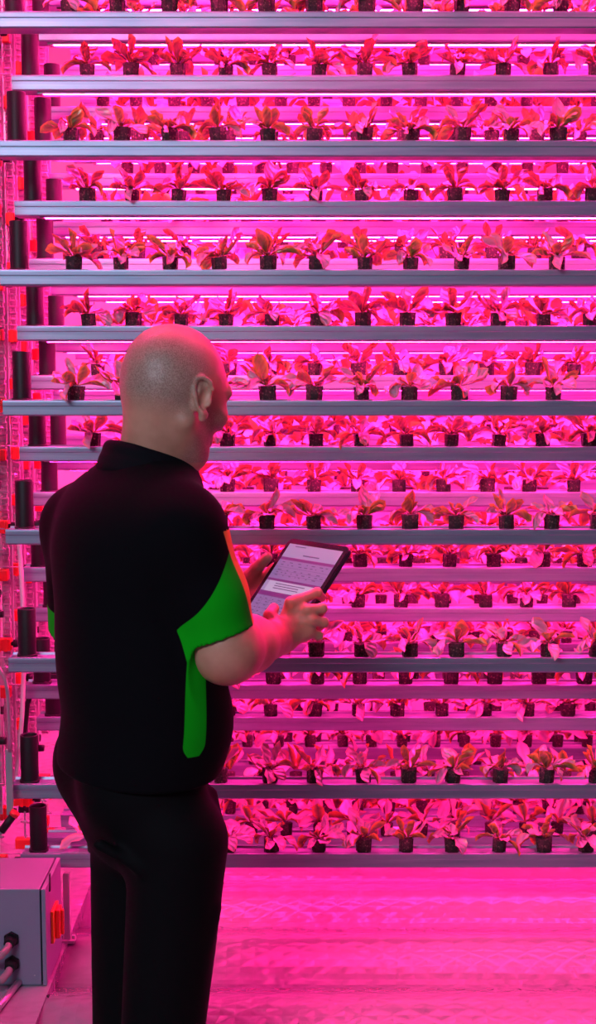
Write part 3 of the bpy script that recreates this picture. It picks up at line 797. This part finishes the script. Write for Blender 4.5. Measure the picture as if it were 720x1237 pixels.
me, V = S.mesh('trousers', [M_trs]); put('trousers', me)
# shoes
for an in (B(176, 1590, -.075), B(128, 1590, .085)):
    S = SDF((an[0]-.3, an[1]-.3, -.01), (an[0]+.3, an[1]+.3, .16), .005); a = nv((an[0], an[1], .05))
    S.cap(a-BF*.03-UP*.012, a+BF*.15-UP*.022, .042, .034, k=.03); S.cap(a-BF*.01, a+UP*.05, .044, .047, k=.03); S.half(nv((0,0,.0)), -UP, k=.004)
    me, V = S.mesh('shoe', [M_black]); put('shoe', me)

# ---- tablet
tab = empty('tablet', tuple(TC)); tag(tab, 'black bordered tablet showing pale tables, held in the hands of the person', 'tablet')
rot = Matrix([[TR[i], TL[i], TN[i]] for i in range(3)]).to_4x4(); tab.rotation_euler = rot.to_euler()
M_bez = mat('tablet_glass', (.01,.008,.012), .12, spec=.6)
M_case = mat('tablet_case', (.03,.012,.03), .4)
def rrect(m, w, h, r, z0, z1, n=6):
    ring = []
    for cx, cy, a0 in ((w/2-r, h/2-r, 0), (-w/2+r, h/2-r, 90), (-w/2+r, -h/2+r, 180), (w/2-r, -h/2+r, 270)):
        for k in range(n+1):
            a = math.radians(a0+90*k/n); ring.append((cx+r*math.cos(a), cy+r*math.sin(a)))
    a = [m.bm.verts.new((x, y, z0)) for x, y in ring]; b = [m.bm.verts.new((x, y, z1)) for x, y in ring]
    for k in range(len(ring)): m.bm.faces.new((a[k], a[(k+1) % len(ring)], b[(k+1) % len(ring)], b[k]))
    m.bm.faces.new(list(reversed(a))); m.bm.faces.new(b); return m
rrect(MB(), TW, TH_, .011, -TT, -.0012).build('case', M_case, tab)
rrect(MB(), TW-.003, TH_-.003, .010, -.0012, 0).build('bezel', M_bez, tab)
def ui(name, c, e): return mat(name, (.02,.02,.02), .3, emit=c, es=e)
U = [ui('screen_pale', (0.288,0.216,0.416), 1.), ui('screen_mid', (0.192,0.128,0.320), 1.), ui('screen_bar', (.13,.025,.16), 1.), ui('screen_text', (.07,.04,.14), 1.), ui('screen_light', (0.400,0.336,0.528), 1.)]
m = MB(); sw_, sh_ = TW-.022, TH_-.024
def rect(x0, y0, x1, y1, mi, z):
    f = m.bm.faces.new([m.bm.verts.new((x, y, z)) for x, y in ((x0, y0), (x1, y0), (x1, y1), (x0, y1))]); f.material_index = mi
X0, X1 = -sw_/2, sw_/2; yt = sh_/2
def row(a, b, mi, z=.0004, x0=X0, x1=X1): rect(x0, yt-b, x1, yt-a, mi, z)
row(0, sh_, 0, .0003)
row(.030, .036, 2); row(.036, .052, 1); row(.052, .078, 1, .0004); row(.078, .083, 2); row(.083, .106, 4, x0=X0+.01); row(.106, .116, 2)
row(.116, .170, 1); row(.170, .174, 2); row(.174, .19, 4); row(.19, .197, 2)
r3 = random.Random(5)
rect(X0+.055, yt-.0235, X0+.10, yt-.021, 3, .0006); rect(X0+.02, yt-.006, X0+.05, yt-.004, 3, .0006)
for yy in (.041, .047, .058, .064, .070, .122, .129, .136, .143, .150, .157, .164, .179, .185):
    x = X0+.012
    while x < X1-.014:
        l = r3.uniform(.003, .010); rect(x, yt-yy-.0009, min(x+l, X1-.006), yt-yy+.0009, 3, .0006); x += l + r3.uniform(.006, .016)
for yy in (.088, .093, .098): rect(X0+.03, yt-yy-.0009, X1-r3.uniform(.03, .06), yt-yy+.0009, 3, .0006)
for i in range(1, 7):
    x = X0 + sw_*i/7; rect(x-.0003, yt-.170, x+.0003, yt-.116, 3, .0005)
for yy in (.052, .060, .068, .125, .134, .143, .152, .161): rect(X0, yt-yy-.00025, X1, yt-yy+.00025, 3, .0005)
rect(X1-.017, yt-.097, X1-.008, yt-.088, 3, .0006)
m.build('screen', U, tab)
#@@END@@

scene.view_settings.view_transform = 'Standard'; scene.view_settings.look = 'None'
scene.view_settings.exposure = 0; scene.view_settings.gamma = 1; scene.view_settings.use_curve_mapping = False
scene.cycles.use_denoising = True; scene.cycles.max_bounces = 6; scene.cycles.diffuse_bounces = 4; scene.cycles.glossy_bounces = 3
scene.cycles.use_light_tree = True; scene.cycles.sample_clamp_indirect = 6; scene.cycles.caustics_reflective = False
